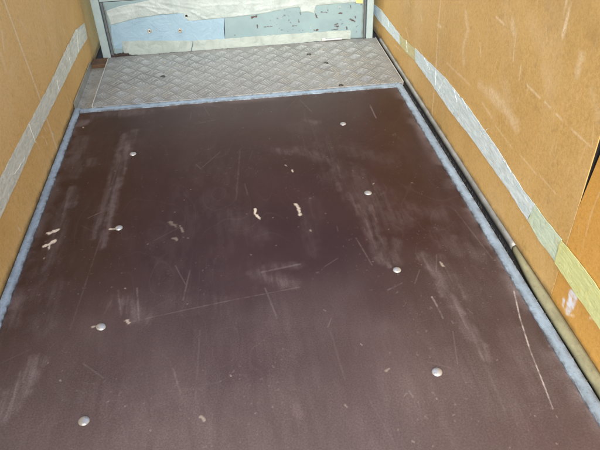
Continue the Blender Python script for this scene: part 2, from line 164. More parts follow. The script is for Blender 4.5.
def add_box(bm, x0, x1, y0, y1, z0, z1, bev=0.0, seg=2):
    b2 = bmesh.new()
    bmesh.ops.create_cube(b2, size=1)
    for v in b2.verts:
        v.co = Vector(((x0 + x1) / 2 + v.co.x * (x1 - x0), (y0 + y1) / 2 + v.co.y * (y1 - y0), (z0 + z1) / 2 + v.co.z * (z1 - z0)))
    if bev: bmesh.ops.bevel(b2, geom=b2.edges[:], offset=bev, segments=seg, affect='EDGES', profile=0.5)
    m = bpy.data.meshes.new('tmp'); b2.to_mesh(m); b2.free()
    bm.from_mesh(m); bpy.data.meshes.remove(m)

def ragged(poly, step, amp, seed):
    """subdivide a closed outline and jitter it a little"""
    rng = np.random.default_rng(seed)
    out = []
    n = len(poly)
    for i in range(n):
        a = np.array(poly[i]); b = np.array(poly[(i + 1) % n])
        L = np.linalg.norm(b - a); k = max(1, int(L / step))
        d = (b - a) / (L + 1e-9); nrm = np.array((-d[1], d[0]))
        for j in range(k):
            out.append(tuple(a + (b - a) * j / k + nrm * rng.normal(0, amp)))
    return out

def sheet(poly, to3, thick):
    """extruded thin sheet from a 2-D outline; to3(u, v, h) -> world point"""
    bm = bmesh.new()
    lo = [bm.verts.new(to3(u, v, 0.0002)) for u, v in poly]
    hi = [bm.verts.new(to3(u, v, thick)) for u, v in poly]
    n = len(poly)
    bm.faces.new(hi); bm.faces.new(lo[::-1])
    for i in range(n):
        bm.faces.new((lo[i], lo[(i + 1) % n], hi[(i + 1) % n], hi[i]))
    bmesh.ops.triangulate(bm, faces=[f for f in bm.faces if len(f.verts) > 4])
    return from_bm(bm)

def grid_panel(us, vs, to3, thick, attrs=None, relief=None):
    """a slab whose show face is a fine grid carrying wear attributes"""
    nu, nv = len(us), len(vs)
    U, V = np.meshgrid(us, vs, indexing='ij')
    P = np.stack([U.ravel(), V.ravel()], 1)
    h = np.zeros(len(P)) if relief is None else relief(P)
    co = to3(P[:, 0], P[:, 1], h)
    idx = np.arange(nu * nv).reshape(nu, nv)
    quads = np.stack([idx[:-1, :-1], idx[1:, :-1], idx[1:, 1:], idx[:-1, 1:]], -1).reshape(-1, 4)
    # border skirt and back
    border = np.concatenate([idx[:, 0], idx[-1, 1:], idx[-2::-1, -1], idx[0, -2:0:-1]])
    nb = len(border)
    back = to3(P[border, 0], P[border, 1], np.full(nb, -thick))
    bi = nu * nv + np.arange(nb)
    nxt = np.roll(np.arange(nb), -1)
    skirt = np.stack([border[nxt], border, bi, bi[nxt]], -1)
    co = np.concatenate([co, back])
    # back face corners
    c = [bi[0], bi[nu - 1], bi[nu - 1 + nv - 1], bi[2 * (nu - 1) + nv - 1]]
    quads = np.concatenate([quads, skirt, np.array([[c[3], c[2], c[1], c[0]]])])
    me = bpy.data.meshes.new('mesh')
    me.vertices.add(len(co)); me.vertices.foreach_set('co', co.ravel())
    me.loops.add(quads.size); me.loops.foreach_set('vertex_index', quads.ravel().astype(np.int32))
    me.polygons.add(len(quads)); me.polygons.foreach_set('loop_start', np.arange(0, quads.size, 4, dtype=np.int32))
    me.update(calc_edges=True)
    if attrs:
        for nm, fn in attrs.items():
            v = np.zeros(len(co), dtype=np.float32); v[:len(P)] = fn(P)
            a = me.attributes.new(nm, 'FLOAT', 'POINT'); a.data.foreach_set('value', v)
    return me

def spaced(*bits):
    out = []
    for a, b, st in bits:
        out += list(np.arange(a, b - st * 0.25, st))
    return np.array(out + [bits[-1][1]])

# ------------------------------------------------------------------ material helpers
class NT:
    def __init__(s, name):
        s.m = bpy.data.materials.new(name); s.m.use_nodes = True
        s.t = s.m.node_tree; s.t.nodes.clear()
        s.out = s.n('ShaderNodeOutputMaterial'); s.b = s.n('ShaderNodeBsdfPrincipled')
        s.l(s.b.outputs[0], s.out.inputs['Surface'])
        s.co = s.n('ShaderNodeTexCoord').outputs['Object']
    def n(s, k, **kw):
        x = s.t.nodes.new(k)
        for a, v in kw.items(): setattr(x, a, v)
        return x
    def l(s, a, b): s.t.links.new(a, b)
    def set(s, sock, v):
        if hasattr(v, 'node'): s.l(v, sock)
        elif isinstance(v, tuple) and len(v) == 3 and sock.type == 'RGBA': sock.default_value = (*v, 1)
        else: sock.default_value = v
    def math(s, op, a, b=0.0, c=0.0, clamp=False):
        x = s.n('ShaderNodeMath', operation=op, use_clamp=clamp)
        s.set(x.inputs[0], a); s.set(x.inputs[1], b); s.set(x.inputs[2], c)
        return x.outputs[0]
    def mix(s, f, a, b):
        x = s.n('ShaderNodeMix', data_type='RGBA')
        s.set(x.inputs[0], f); s.set(x.inputs[6], a); s.set(x.inputs[7], b)
        return x.outputs[2]
    def scale(s, v):
        x = s.n('ShaderNodeMapping'); s.l(s.co, x.inputs[0]); x.inputs['Scale'].default_value = v
        return x.outputs[0]
    def noise(s, sc, det=4, rough=0.6, vec=None, dist=0.0):
        x = s.n('ShaderNodeTexNoise'); s.l(vec if vec is not None else s.co, x.inputs['Vector'])
        x.inputs['Scale'].default_value = sc; x.inputs['Detail'].default_value = det
        x.inputs['Roughness'].default_value = rough; x.inputs['Distortion'].default_value = dist
        return x.outputs[0]
    def ramp(s, v, lo, hi, a=0.0, b=1.0):
        x = s.n('ShaderNodeMapRange', interpolation_type='SMOOTHSTEP')
        s.l(v, x.inputs[0])
        for i, q in enumerate((lo, hi, a, b)): x.inputs[i + 1].default_value = q
        return x.outputs[0]
    def attr(s, nm):
        return s.n('ShaderNodeAttribute', attribute_name=nm).outputs['Fac']
    def bump(s, h, strength, dist, prev=None):
        x = s.n('ShaderNodeBump'); s.l(h, x.inputs['Height'])
        x.inputs['Strength'].default_value = strength; x.inputs['Distance'].default_value = dist
        if prev is not None: s.l(prev, x.inputs['Normal'])
        return x.outputs[0]
    def fin(s, color=None, rough=None, normal=None, metal=None, spec=None):
        for nm, v in (('Base Color', color), ('Roughness', rough), ('Normal', normal), ('Metallic', metal), ('Specular IOR Level', spec)):
            if v is not None: s.set(s.b.inputs[nm], v)
        return s.m

# phenolic faced plywood floor
def mat_floor():
    t = NT('brown_phenolic_ply')
    dust_sheen = t.attr('dust_sheen'); scr = t.attr('scratch'); cream = t.attr('cream'); dark = t.attr('rub')
    fine = t.noise(900, 2, 0.6)
    blot = t.noise(3.2, 5, 0.6)
    weave = t.n('ShaderNodeTexVoronoi'); t.l(t.co, weave.inputs['Vector']); weave.inputs['Scale'].default_value = 420
    base = t.mix(t.ramp(blot, 0.35, 0.65), (0.031, 0.0105, 0.0075), (0.039, 0.0142, 0.0105))
    base = t.mix(t.math('MULTIPLY', t.ramp(fine, 0.45, 0.8), 0.16), base, (0.075, 0.05, 0.044))
    base = t.mix(t.math('MULTIPLY', dark, 0.5), base, (0.020, 0.011, 0.009))
    grain = t.ramp(t.noise(260, 4, 0.7), 0.30, 0.72)
    dd = t.math('MULTIPLY', dust_sheen, t.math('ADD', t.math('MULTIPLY', grain, 0.45), 0.62), clamp=True)
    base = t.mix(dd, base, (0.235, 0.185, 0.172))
    base = t.mix(scr, base, (0.62, 0.56, 0.50))
    base = t.mix(cream, base, (0.74, 0.64, 0.50))
    rough = t.math('ADD', t.math('MULTIPLY', t.noise(7, 6, 0.65), 0.22), 0.25)
    rough = t.math('ADD', rough, t.math('MULTIPLY', dd, 0.35), clamp=True)
    nb = t.bump(t.math('ADD', weave.outputs['Distance'], t.math('MULTIPLY', t.noise(30, 4), 1.2)), 0.10, 0.0006)
    return t.fin(base, rough, nb, spec=0.42)

def mat_board(name, c0, c1, c2, seed=0.0):
    t = NT(name)
    x = t.n('ShaderNodeMapping'); t.l(t.co, x.inputs[0]); x.inputs['Location'].default_value = (seed, seed * 2, seed * 3)
    v = x.outputs[0]
    big = t.noise(2.4, 4, 0.55, v); mid = t.noise(120, 4, 0.7, v, 0.5); fine = t.noise(330, 3, 0.7, v)
    stain = t.noise(1.1, 6, 0.62, v, 0.8)
    base = t.mix(t.ramp(big, 0.35, 0.65), c0, c1)
    base = t.mix(t.math('MULTIPLY', t.ramp(mid, 0.46, 0.68), 0.6), base, c2)
    base = t.mix(t.math('MULTIPLY', t.ramp(mid, 0.50, 0.34), 0.35), base, tuple(a * 0.70 for a in c0))
    base = t.mix(t.math('MULTIPLY', t.ramp(stain, 0.46, 0.66), 0.42), base, tuple(a * b for a, b in zip(c0, (0.74, 0.68, 0.60))))
    base = t.mix(t.math('MULTIPLY', t.ramp(fine, 0.52, 0.75), 0.55), base, tuple(a * 0.55 for a in c0))
    base = t.mix(t.math('MULTIPLY', t.ramp(t.noise(190, 2, 0.5, v), 0.60, 0.74), 0.3), base, tuple(min(1, a * 1.3) for a in c1))
    wear = t.attr('scratch')
    wg = t.math('MULTIPLY', wear, t.math('ADD', t.math('MULTIPLY', t.ramp(t.noise(160, 4, 0.7, v), 0.3, 0.7), 0.9), 0.35), clamp=True)
    base = t.mix(wg, base, (0.86, 0.70, 0.46))
    base = t.mix(t.attr('daub'), base, (0.80, 0.84, 0.90))
    base = t.mix(t.attr('grime'), base, (0.07, 0.055, 0.04))
    rough = t.math('ADD', t.math('MULTIPLY', t.noise(12, 5, 0.6, v), 0.22), 0.46)
    nb = t.bump(t.math('ADD', t.math('MULTIPLY', mid, 0.8), fine), 0.25, 0.0010)
    nb = t.bump(big, 0.3, 0.02, nb)
    return t.fin(base, rough, nb, spec=0.28)

def mat_alu(name, c0=(0.55, 0.58, 0.62), c1=(0.36, 0.37, 0.38), rough=0.38, metal=0.85, dirt=0.35, sc=(1, 1, 1)):
    t = NT(name)
    v = t.scale(sc)
    n1 = t.noise(14, 5, 0.65, v); n2 = t.noise(120, 4, 0.7, v)
    base = t.mix(t.ramp(n1, 0.3, 0.7), c0, c1)
    base = t.mix(t.math('MULTIPLY', t.ramp(n2, 0.52, 0.78), dirt), base, (0.10, 0.085, 0.07))
    r = t.math('ADD', t.math('MULTIPLY', n2, 0.3), rough - 0.12)
    nb = t.bump(t.math('ADD', n2, t.math('MULTIPLY', n1, 2)), 0.2, 0.0012)
    return t.fin(base, r, nb, metal)

def mat_trim(name, c0, c1, *_):
    t = NT(name)
    v = t.scale((1.6, 0.7, 1))
    n1 = t.noise(14, 5, 0.65, v); n2 = t.noise(150, 4, 0.7)
    base = t.mix(t.ramp(n1, 0.3, 0.7), c0, c1)
    base = t.mix(t.math('MULTIPLY', t.ramp(n2, 0.54, 0.74), 0.55), base, (0.12, 0.11, 0.10))
    e = t.math('MULTIPLY', t.math('POWER', t.attr('edge'), 1.6), t.ramp(t.noise(34, 5, 0.75), 0.36, 0.62))
    base = t.mix(t.math('MULTIPLY', e, 0.85), base, (0.085, 0.075, 0.065))
    scr = t.noise(60, 3, 0.7, t.scale((5, 0.35, 1)))
    base = t.mix(t.math('MULTIPLY', t.ramp(scr, 0.60, 0.72), 0.4), base, (0.62, 0.66, 0.70))
    r = t.math('ADD', t.math('MULTIPLY', n2, 0.3), 0.30)
    return t.fin(base, r, t.bump(t.math('ADD', n2, t.math('MULTIPLY', n1, 2)), 0.3, 0.0015), 0.25)

def mat_plain(name, c, rough=0.5, var=0.35, sc=40, metal=0.0, bump=0.15):
    t = NT(name)
    n1 = t.noise(sc, 5, 0.65); n2 = t.noise(sc * 7, 3, 0.6)
    base = t.mix(t.math('MULTIPLY', t.ramp(n1, 0.3, 0.7), var), c, tuple(a * 0.45 for a in c))
    return t.fin(base, t.math('ADD', t.math('MULTIPLY', n2, 0.2), rough - 0.1), t.bump(n2, bump, 0.001), metal)

def mat_tape(name, c0, c1, stain, bumpd=0.0022):
    t = NT(name)
    d = t.noise(30, 3, 0.6, None, 0.8)
    x = t.n('ShaderNodeMapping'); t.l(t.co, x.inputs[0]); x.inputs['Rotation'].default_value = (0.6, 0, 0); x.inputs['Scale'].default_value = (20, 14, 75)
    fib = t.noise(1.6, 5, 0.7, x.outputs[0], 0.7)
    base = t.mix(t.ramp(fib, 0.36, 0.62), c0, c1)
    base = t.mix(t.math('MULTIPLY', t.ramp(d, 0.52, 0.7), 0.45), base, stain)
    base = t.mix(t.math('MULTIPLY', t.ramp(t.noise(110, 3), 0.66, 0.74), 0.7), base, (0.20, 0.15, 0.09))
    nb = t.bump(t.math('ADD', fib, t.math('MULTIPLY', d, 0.7)), 0.9, bumpd)
    return t.fin(base, 0.62, nb, spec=0.35)

def mat_film(name, c0, c1, folds=True, rough=0.42):
    t = NT(name)
    n1 = t.noise(16, 5, 0.6, None, 0.5); n2 = t.noise(90, 4, 0.6)
    base = t.mix(t.ramp(n1, 0.36, 0.7), c0, c1)
    base = t.mix(t.math('MULTIPLY', t.ramp(t.noise(60, 4, 0.7), 0.60, 0.74), 0.30), base, (0.42, 0.42, 0.34))
    h = t.math('ADD', t.math('MULTIPLY', n1, 1.6), t.math('MULTIPLY', n2, 0.3))
    return t.fin(base, rough, t.bump(h, 0.8, 0.006), spec=0.4)

def mat_door():
    t = NT('grey_green_paint')
    n1 = t.noise(9, 5, 0.6); n2 = t.noise(150, 3, 0.7)
    base = t.mix(t.ramp(n1, 0.3, 0.7), (0.215, 0.315, 0.335), (0.18, 0.27, 0.295))
    base = t.mix(t.math('MULTIPLY', t.ramp(n2, 0.55, 0.75), 0.25), base, (0.20, 0.235, 0.24))
    base = t.mix(t.math('MULTIPLY', t.ramp(t.noise(34, 5, 0.75), 0.62, 0.70), 0.5), base, (0.40, 0.40, 0.36))
    base = t.mix(t.attr('chip'), base, (0.060, 0.030, 0.030))
    base = t.mix(t.attr('grime'), base, (0.10, 0.09, 0.075))
    return t.fin(base, 0.42, t.bump(n2, 0.15, 0.001), spec=0.5)

def mat_tread(name, c0, c1, rough, metal):
    t = NT(name)
    n1 = t.noise(6, 5, 0.6); n2 = t.noise(90, 5, 0.7)
    base = t.mix(t.ramp(n1, 0.32, 0.68), c0, c1)
    base = t.mix(t.math('MULTIPLY', t.ramp(n2, 0.42, 0.7), 0.5), base, (0.22, 0.19, 0.16))
    r = t.math('ADD', t.math('MULTIPLY', n2, 0.3), rough - 0.1)
    return t.fin(base, r, t.bump(n2, 0.3, 0.0012), metal)

def mat_bead():
    t = NT('grimy_sealant')
    n1 = t.noise(26, 6, 0.7, t.scale((1, 0.5, 1))); n2 = t.noise(140, 4, 0.7)
    base = t.mix(t.ramp(n1, 0.35, 0.62), (0.33, 0.315, 0.185), (0.24, 0.22, 0.13))
    base = t.mix(t.math('MULTIPLY', t.ramp(n2, 0.54, 0.74), 0.4), base, (0.09, 0.08, 0.055))
    base = t.mix(t.math('MULTIPLY', t.ramp(t.noise(40, 4, 0.7, t.scale((1, 0.3, 1))), 0.58, 0.72), 0.35), base, (0.46, 0.44, 0.26))
    return t.fin(base, 0.62, t.bump(t.math('ADD', n1, n2), 0.3, 0.002), spec=0.3)

MAT = dict(
    floor=mat_floor(),
    left=mat_board('brown_board_left', (0.76, 0.485, 0.165), (0.80, 0.525, 0.20), (0.83, 0.575, 0.25)),
    right=mat_board('brown_board_right', (0.56, 0.35, 0.115), (0.64, 0.41, 0.145), (0.69, 0.465, 0.18), 3.1),
    near=mat_board('orange_board', (0.66, 0.36, 0.080), (0.72, 0.405, 0.10), (0.77, 0.47, 0.14), 7.7),
    trim=mat_trim('trim_aluminium', (0.41, 0.54, 0.66), (0.30, 0.40, 0.49), 0.42, 0.15, 0.75, (1.6, 0.7, 1)),
    rail=mat_alu('rail_aluminium', (0.50, 0.50, 0.46), (0.34, 0.33, 0.28), 0.45, 0.5, 0.55),
    bead=mat_bead(),
    rubber_and_shade=mat_plain('black_rubber_and_shade', (0.008, 0.008, 0.009), 0.7, 0.5, 60),
    bristle=mat_plain('black_bristle', (0.09, 0.095, 0.10), 0.3, 0.9, 60),
    bolt=mat_alu('bolt_zinc', (0.62, 0.62, 0.61), (0.40, 0.39, 0.36), 0.36, 0.6, 0.55),
    tread=mat_tread('worn_checker_aluminium', (0.34, 0.352, 0.335), (0.235, 0.242, 0.228), 0.48, 0.25),
    bar=mat_tread('polished_tread_bars', (0.66, 0.685, 0.655), (0.44, 0.455, 0.43), 0.33, 0.60),
    lip=mat_alu('bright_cut_edge', (0.85, 0.83, 0.78), (0.7, 0.68, 0.62), 0.35, 0.6, 0.2),
    door=mat_door(),
    frame=mat_plain('frame_paint', (0.31, 0.40, 0.41), 0.45, 0.25, 20),
    seal=mat_plain('grey_rubber_seal', (0.10, 0.12, 0.13), 0.55, 0.4, 60),
    film=mat_film('white_film', (0.375, 0.445, 0.44), (0.30, 0.365, 0.36)),
    strip=mat_film('greenish_film_strip', (0.35, 0.415, 0.395), (0.27, 0.325, 0.31)),
    blue=mat_film('pale_blue_film', (0.255, 0.385, 0.475), (0.225, 0.35, 0.435), rough=0.45),
    yellow=mat_plain('yellow_sticker', (0.82, 0.62, 0.20), 0.5, 0.15, 60),
    chrome=mat_plain('latch_metal', (0.60, 0.63, 0.64), 0.32, 0.2, 30, 0.7, 0.05),
    rust=mat_plain('black_rust', (0.035, 0.022, 0.018), 0.7, 0.8, 60, 0.0, 0.8),
    screw=mat_plain('dark_screw', (0.10, 0.09, 0.08), 0.4, 0.5, 90, 0.6),
    tape_l=mat_tape('old_pale_tape', (0.86, 0.87, 0.75), (0.66, 0.70, 0.60), (0.52, 0.46, 0.28)),
    tape_w=mat_tape('white_torn_tape', (0.78, 0.88, 0.87), (0.58, 0.70, 0.70), (0.60, 0.60, 0.48)),
    tape_y=mat_tape('yellowed_tape', (0.66, 0.62, 0.34), (0.54, 0.50, 0.26), (0.62, 0.56, 0.20)),
    tape_g=mat_tape('pale_green_tape', (0.68, 0.80, 0.60), (0.54, 0.66, 0.50), (0.66, 0.66, 0.36)),
    tape_lime=mat_tape('lime_tape', (0.74, 0.78, 0.36), (0.62, 0.67, 0.30), (0.72, 0.66, 0.20)),
    rust_brown=mat_plain('brown_rust', (0.11, 0.060, 0.030), 0.8, 0.7, 50, 0.0, 0.8),
    crumb=mat_plain('dry_dirt', (0.11, 0.088, 0.062), 0.9, 0.7, 300),
    steel=mat_plain('dark_grime', (0.022, 0.017, 0.014), 0.9, 0.5, 20),
    upper=mat_plain('unseen_dark_panel', (0.040, 0.022, 0.017), 0.5, 0.3, 12),
)

# ------------------------------------------------------------------ bay underside
bm = bmesh.new()
add_box(bm, XL - 0.05, XR + 0.05, REAR, YB + 0.10, -0.05, -0.016)
tag(link('subfloor', from_bm(bm), MAT['steel']), kind='structure')

bm = bmesh.new()
add_box(bm, XR + 0.016, XR + 0.024, REAR, YB + 0.25, -0.05, WALL_H - 0.01)
add_box(bm, XL - 0.024, XL - 0.016, REAR, YB + 0.25, -0.05, WALL_H - 0.01)
add_box(bm, XL - 0.024, XR + 0.024, YB + 0.11, YB + 0.25, -0.05, -0.02)
tag(link('outer_skin', from_bm(bm), MAT['steel']), kind='structure')

# ------------------------------------------------------------------ floor sheet
FX0, FX1, FY0, FY1 = -0.6285, 0.6275, REAR, 0.010
def floor_dust_sheen(P):
    x, y = P[:, 0], P[:, 1]
    wob = np.stack([x + (fbm(x, y, 25, 25, 90) - .5) * 0.02, y + (fbm(x, y, 25, 25, 95) - .5) * 0.02], 1)
    sc = paint(wob, FLOOR_SCUFFS, 0.7, 11, 60)
    streak = sstep(0.36, 0.66, fbm(x, y, 110, 9, 21, 4))
    clump = sstep(0.38, 0.66, fbm(x, y, 55, 40, 31, 4))
    v = sc * (0.20 + 0.60 * streak + 0.30 * clump)
    # thin overall film of dust, patchy and dragged lengthwise
    film = sstep(0.42, 0.78, fbm(x, y, 5, 2.2, 41, 5)) * (0.35 + 0.65 * sstep(0.35, 0.7, fbm(x, y, 70, 24, 47, 4)))
    v = v + 0.085 * film
    # sky sheen painted in as paler colour towards the open rear end, noise-broken
    rear_sheen = 1 - sstep(-1.75, -0.90, y + 0.10 * x + (fbm(x, y, 2.2, 3.0, 43, 4) - 0.5) * 0.55)
    v = v + rear_sheen * (0.44 + 0.24 * fbm(x, y, 4, 3, 44, 4) + 0.07 * sstep(0.4, 0.65, fbm(x, y, 60, 14, 46, 3)))
    sp = fbm(x, y, 150, 150, 51, 2)
    v = v + 0.30 * sstep(0.80, 0.90, sp) * sstep(0.42, 0.62, fbm(x, y, 6, 6, 61, 3))
    # dirt gathering along the trims
    e = np.minimum(np.minimum(x - FX0, FX1 - x), FY1 - y)
    v = v + 0.34 * (1 - sstep(0.0, 0.05, e)) * sstep(0.35, 0.7, fbm(x, y, 14, 14, 71, 4)) + 0.30 * (1 - sstep(0.0, 0.012, e)) * clump
    # small swirling wipe marks
    w = np.abs(np.sin(fbm(x, y, 3.5, 2.0, 81, 3) * 60))
    v = v + 0.07 * (1 - sstep(0.0, 0.18, w)) * sstep(0.45, 0.65, fbm(x, y, 4, 4, 85, 3))
    return np.clip(v, 0, 1)
def floor_scratch(P):
    x, y = P[:, 0], P[:, 1]
    v = paint(P, [(a, b, c, d, e * 0.55, f * 0.8, g * 0.85 if i < 5 else g * 0.28) for i, (a, b, c, d, e, f, g) in enumerate(FLOOR_SCRATCHES)], 0.25, 15, 90) * (0.35 + 0.65 * sstep(0.3, 0.6, fbm(x, y, 80, 80, 17, 3)))
    rng = np.random.default_rng(5)
    m = []
    for _ in range(36):     # hairline scratches
        a = rng.uniform(FX0, FX1), rng.uniform(-1.65, 0.0)
        th = rng.normal(math.pi / 2, 0.45) if rng.random() < 0.7 else rng.uniform(0, math.pi)
        L = rng.uniform(0.01, 0.11)
        m.append((a[0], a[1], a[0] + math.cos(th) * L, a[1] + math.sin(th) * L, 0.0006, 0.0019, rng.uniform(0.03, 0.08)))
    for _ in range(120):     # specks of grit and tiny chips
        a = rng.uniform(FX0, FX1), rng.uniform(-1.65, 0.0)
        b = a[0] + rng.normal(0, 0.0012), a[1] + rng.normal(0, 0.0012)
        m.append((a[0], a[1], b[0], b[1], 0.0007, 0.0018, rng.uniform(0.06, 0.3)))
    return np.clip(np.maximum(v, paint(P, m, 0)), 0, 1)
fx = spaced((FX0, FX1, 0.002)); fy = spaced((FY0 * 1.0 - 0.0 + (REAR - FY0), -1.70, 0.06), (-1.70, FY1, 0.002))
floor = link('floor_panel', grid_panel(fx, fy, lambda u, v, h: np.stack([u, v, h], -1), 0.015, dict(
    dust_sheen=floor_dust_sheen, scratch=floor_scratch,
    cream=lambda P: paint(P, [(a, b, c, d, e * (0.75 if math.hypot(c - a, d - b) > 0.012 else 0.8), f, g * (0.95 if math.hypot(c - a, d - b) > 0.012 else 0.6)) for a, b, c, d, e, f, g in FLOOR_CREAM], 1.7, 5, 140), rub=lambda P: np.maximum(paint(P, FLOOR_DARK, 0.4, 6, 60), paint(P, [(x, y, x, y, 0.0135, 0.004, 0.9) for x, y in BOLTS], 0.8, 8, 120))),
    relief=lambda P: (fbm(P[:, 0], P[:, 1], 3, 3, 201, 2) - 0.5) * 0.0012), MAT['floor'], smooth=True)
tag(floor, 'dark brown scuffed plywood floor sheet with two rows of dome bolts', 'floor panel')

def bolt_mesh():
    bm = bmesh.new()
    prof = [(0.0, 0.0042), (0.004, 0.0040), (0.0078, 0.0031), (0.0105, 0.0017), (0.0117, 0.0004), (0.0119, -0.001)]
    n = 18; rings = []
    top = bm.verts.new((0, 0, prof[0][1]))
    for r, z in prof[1:]:
        rings.append([bm.verts.new((r * math.cos(2 * math.pi * i / n), r * math.sin(2 * math.pi * i / n), z)) for i in range(n)])
    for i in range(n): bm.faces.new((top, rings[0][i], rings[0][(i + 1) % n]))
    for a, b in zip(rings[:-1], rings[1:]):
        for i in range(n): bm.faces.new((a[i], b[i], b[(i + 1) % n], a[(i + 1) % n]))
    return from_bm(bm)
bme = bolt_mesh()
for i, (x, y) in enumerate(BOLTS):
    o = link('bolt', bme, MAT['bolt'], floor, (x, y, 0.0006), smooth=(i == 0))
    o.rotation_euler = (random.uniform(-.06, .06), random.uniform(-.06, .06), random.uniform(0, 6))
    o.scale = (random.uniform(.92, 1.08), random.uniform(.9, 1.05), 1)

# ------------------------------------------------------------------ metal edge trims round the floor
def trim_mesh(x0, x1, y0, y1, z0, z1, along, amp, seed, step=0.012, inner=None):
    """flat strip with a slightly uneven inner edge"""
    rng = np.random.default_rng(seed)
    bm = bmesh.new()
    a, b = (y0, y1) if along == 'y' else (x0, x1)
    n = int((b - a) / step)
    prev = None
    for i in range(n + 1):
        s = a + (b - a) * i / n
        j = (vnoise(np.array([s * 70.0]), np.array([0.5]), seed)[0] - 0.5) * amp + rng.normal(0, amp * 0.12)
        lift = (vnoise(np.array([s * 9.0]), np.array([3.5]), seed)[0] - 0.5) * 0.0008
        if along == 'y':
            lo, hi = (x0, x1 + j) if inner == 'hi' else (x0 + j, x1)
            pr = [(lo, s, z0), (lo, s, z1 + lift), ((lo + hi) / 2, s, z1 + lift + 0.0004), (hi, s, z1 + lift - 0.0006), (hi, s, z0)]
        else:
            lo, hi = (y0 + j, y1)
            pr = [(s, lo, z0), (s, lo, z1 + lift - 0.0006), (s, (lo + hi) / 2, z1 + lift + 0.0004), (s, hi, z1 + lift), (s, hi, z0)]
        row = [bm.verts.new(p) for p in pr]
        if prev:
            for k in range(5): bm.faces.new((prev[k], prev[(k + 1) % 5], row[(k + 1) % 5], row[k]))
        else: bm.faces.new(row)
        prev = row
    bm.faces.new(prev[::-1])
    me = from_bm(bm)
    e_ = np.array([0.0 if i % 5 == 2 else 1.0 for i in range(len(me.vertices))], dtype=np.float32)
    at = me.attributes.new('edge', 'FLOAT', 'POINT'); at.data.foreach_set('value', e_)
    return me
tag(link('edge_trim', trim_mesh(-0.6515, -0.6275, REAR, 0.046, -0.014, 0.0045, 'y', 0.003, 3, inner='hi'), MAT['trim']),
    'bluish aluminium strip along the left edge of the floor', 'edge trim', 'aluminium strips edging the floor')
tag(link('edge_trim', trim_mesh(0.6265, 0.6545, REAR, 0.046, -0.014, 0.0045, 'y', 0.0035, 4, inner='lo'), MAT['trim']),
    'bluish aluminium strip along the right edge of the floor', 'edge trim', 'aluminium strips edging the floor')
tag(link('edge_trim', trim_mesh(-0.627, 0.626, 0.008, 0.0405, -0.014, 0.0038, 'x', 0.004, 5), MAT['trim']),
    'narrow aluminium strip between checker plate and brown floor', 'edge trim', 'aluminium strips edging the floor')

# ------------------------------------------------------------------ checker plate
PX0, PX1, PY0, PY1, PZ = -0.582, 0.662, 0.0415, 0.556, 0.006
bm = bmesh.new()
add_box(bm, PX0, PX1, PY0, PY1, -0.012, PZ, 0.0012, 1)
plate = tag(link('checker_plate', from_bm(bm), MAT['tread']),
            'worn silver checker plate at the far end below the front panel', 'checker plate')
def tread_mesh(sign):
    bm = bmesh.new()
    for k in range(5):
        off = (k - 2) * 0.0102
        L, wd, h = 0.0252 - 0.0004 * abs(k - 2), 0.0031, 0.0030
        d = Vector((math.cos(sign * 0.80), math.sin(sign * 0.80), 0)); nrm = Vector((-d.y, d.x, 0))
        ring = []
        for (s, w_) in ((-1, 0), (-.6, .8), (0, 1), (.6, .8), (1, 0), (.6, -.8), (0, -1), (-.6, -.8)):
            ring.append(bm.verts.new(d * s * L + nrm * (off + w_ * wd)))
        t0 = bm.verts.new(d * -0.45 * L + nrm * off + Vector((0, 0, h))); t1 = bm.verts.new(d * 0.45 * L + nrm * off + Vector((0, 0, h)))
        seq = [t0, t0, t0, t1, t1, t1, t1, t0]
        seq = [t0, t0, t1, t1, t1, t1, t0, t0]
        for i in range(8):
            a, b = ring[i], ring[(i + 1) % 8]
            ta, tb = seq[i], seq[(i + 1) % 8]
            if ta is tb: bm.faces.new((a, b, ta))
            else: bm.faces.new((a, b, tb, ta))
    return from_bm(bm)
tm = {0: tread_mesh(1), 1: tread_mesh(-1)}
DX, DY = 0.0372, 0.0400
rows = int((PY1 - PY0 - 0.02) / DY)
first = {0: True, 1: True}
for j in range(rows + 1):
    for i in range(40):
        if (i + j) % 2: continue
        x = PX0 + 0.026 + i * DX; y = PY0 + 0.020 + j * DY
        if x > PX1 - 0.02 or y > PY1 - 0.018: continue
        o = link('tread_bars', tm[j % 2], MAT['bar'], plate, (x, y, PZ - 0.0001), smooth=first[j % 2])
        first[j % 2] = False
        e_ = min(1.0, min(x - PX0, PX1 - x) / 0.14 + 0.25)
        o.scale = (1, 1, random.uniform(0.45, 1.1) * e_)
bm = bmesh.new()
add_box(bm, PX0 - 0.0032, PX0 - 0.0004, PY0 + 0.002, PY1 - 0.002, -0.010, 0.0125, 0.0006, 1)
link('edge_lip', from_bm(bm), MAT['lip'], plate)
bm = bmesh.new()
add_box(bm, PX1 + 0.0004, PX1 + 0.0036, PY0 + 0.002, PY1 - 0.002, -0.010, 0.0085, 0.0006, 1)
link('edge_lip', from_bm(bm), MAT['lip'], plate)
def screw_mesh():
    bm = bmesh.new(); n = 12
    rr = [(0.0, 0.0016), (0.0052, 0.0018), (0.0078, 0.0024), (0.0098, 0.0018), (0.0105, 0.0)]
    top = bm.verts.new((0, 0, 0.0010)); rings = []
    for r, z in rr[1:]: rings.append([bm.verts.new((r * math.cos(6.2832 * i / n), r * math.sin(6.2832 * i / n), z)) for i in range(n)])
    for i in range(n): bm.faces.new((top, rings[0][i], rings[0][(i + 1) % n]))
    for a, b in zip(rings[:-1], rings[1:]):
        for i in range(n): bm.faces.new((a[i], b[i], b[(i + 1) % n], a[(i + 1) % n]))
    return from_bm(bm)
sme = screw_mesh()
smd = sme.copy(); sme.materials.append(MAT['rail']); smd.materials.append(MAT['screw'])
for k, (x, y) in enumerate(PLATE_SCREWS):
    link('screw', smd if k in (1, 4, 5, 7) else sme, None, plate, (x, y, PZ + 0.0012))

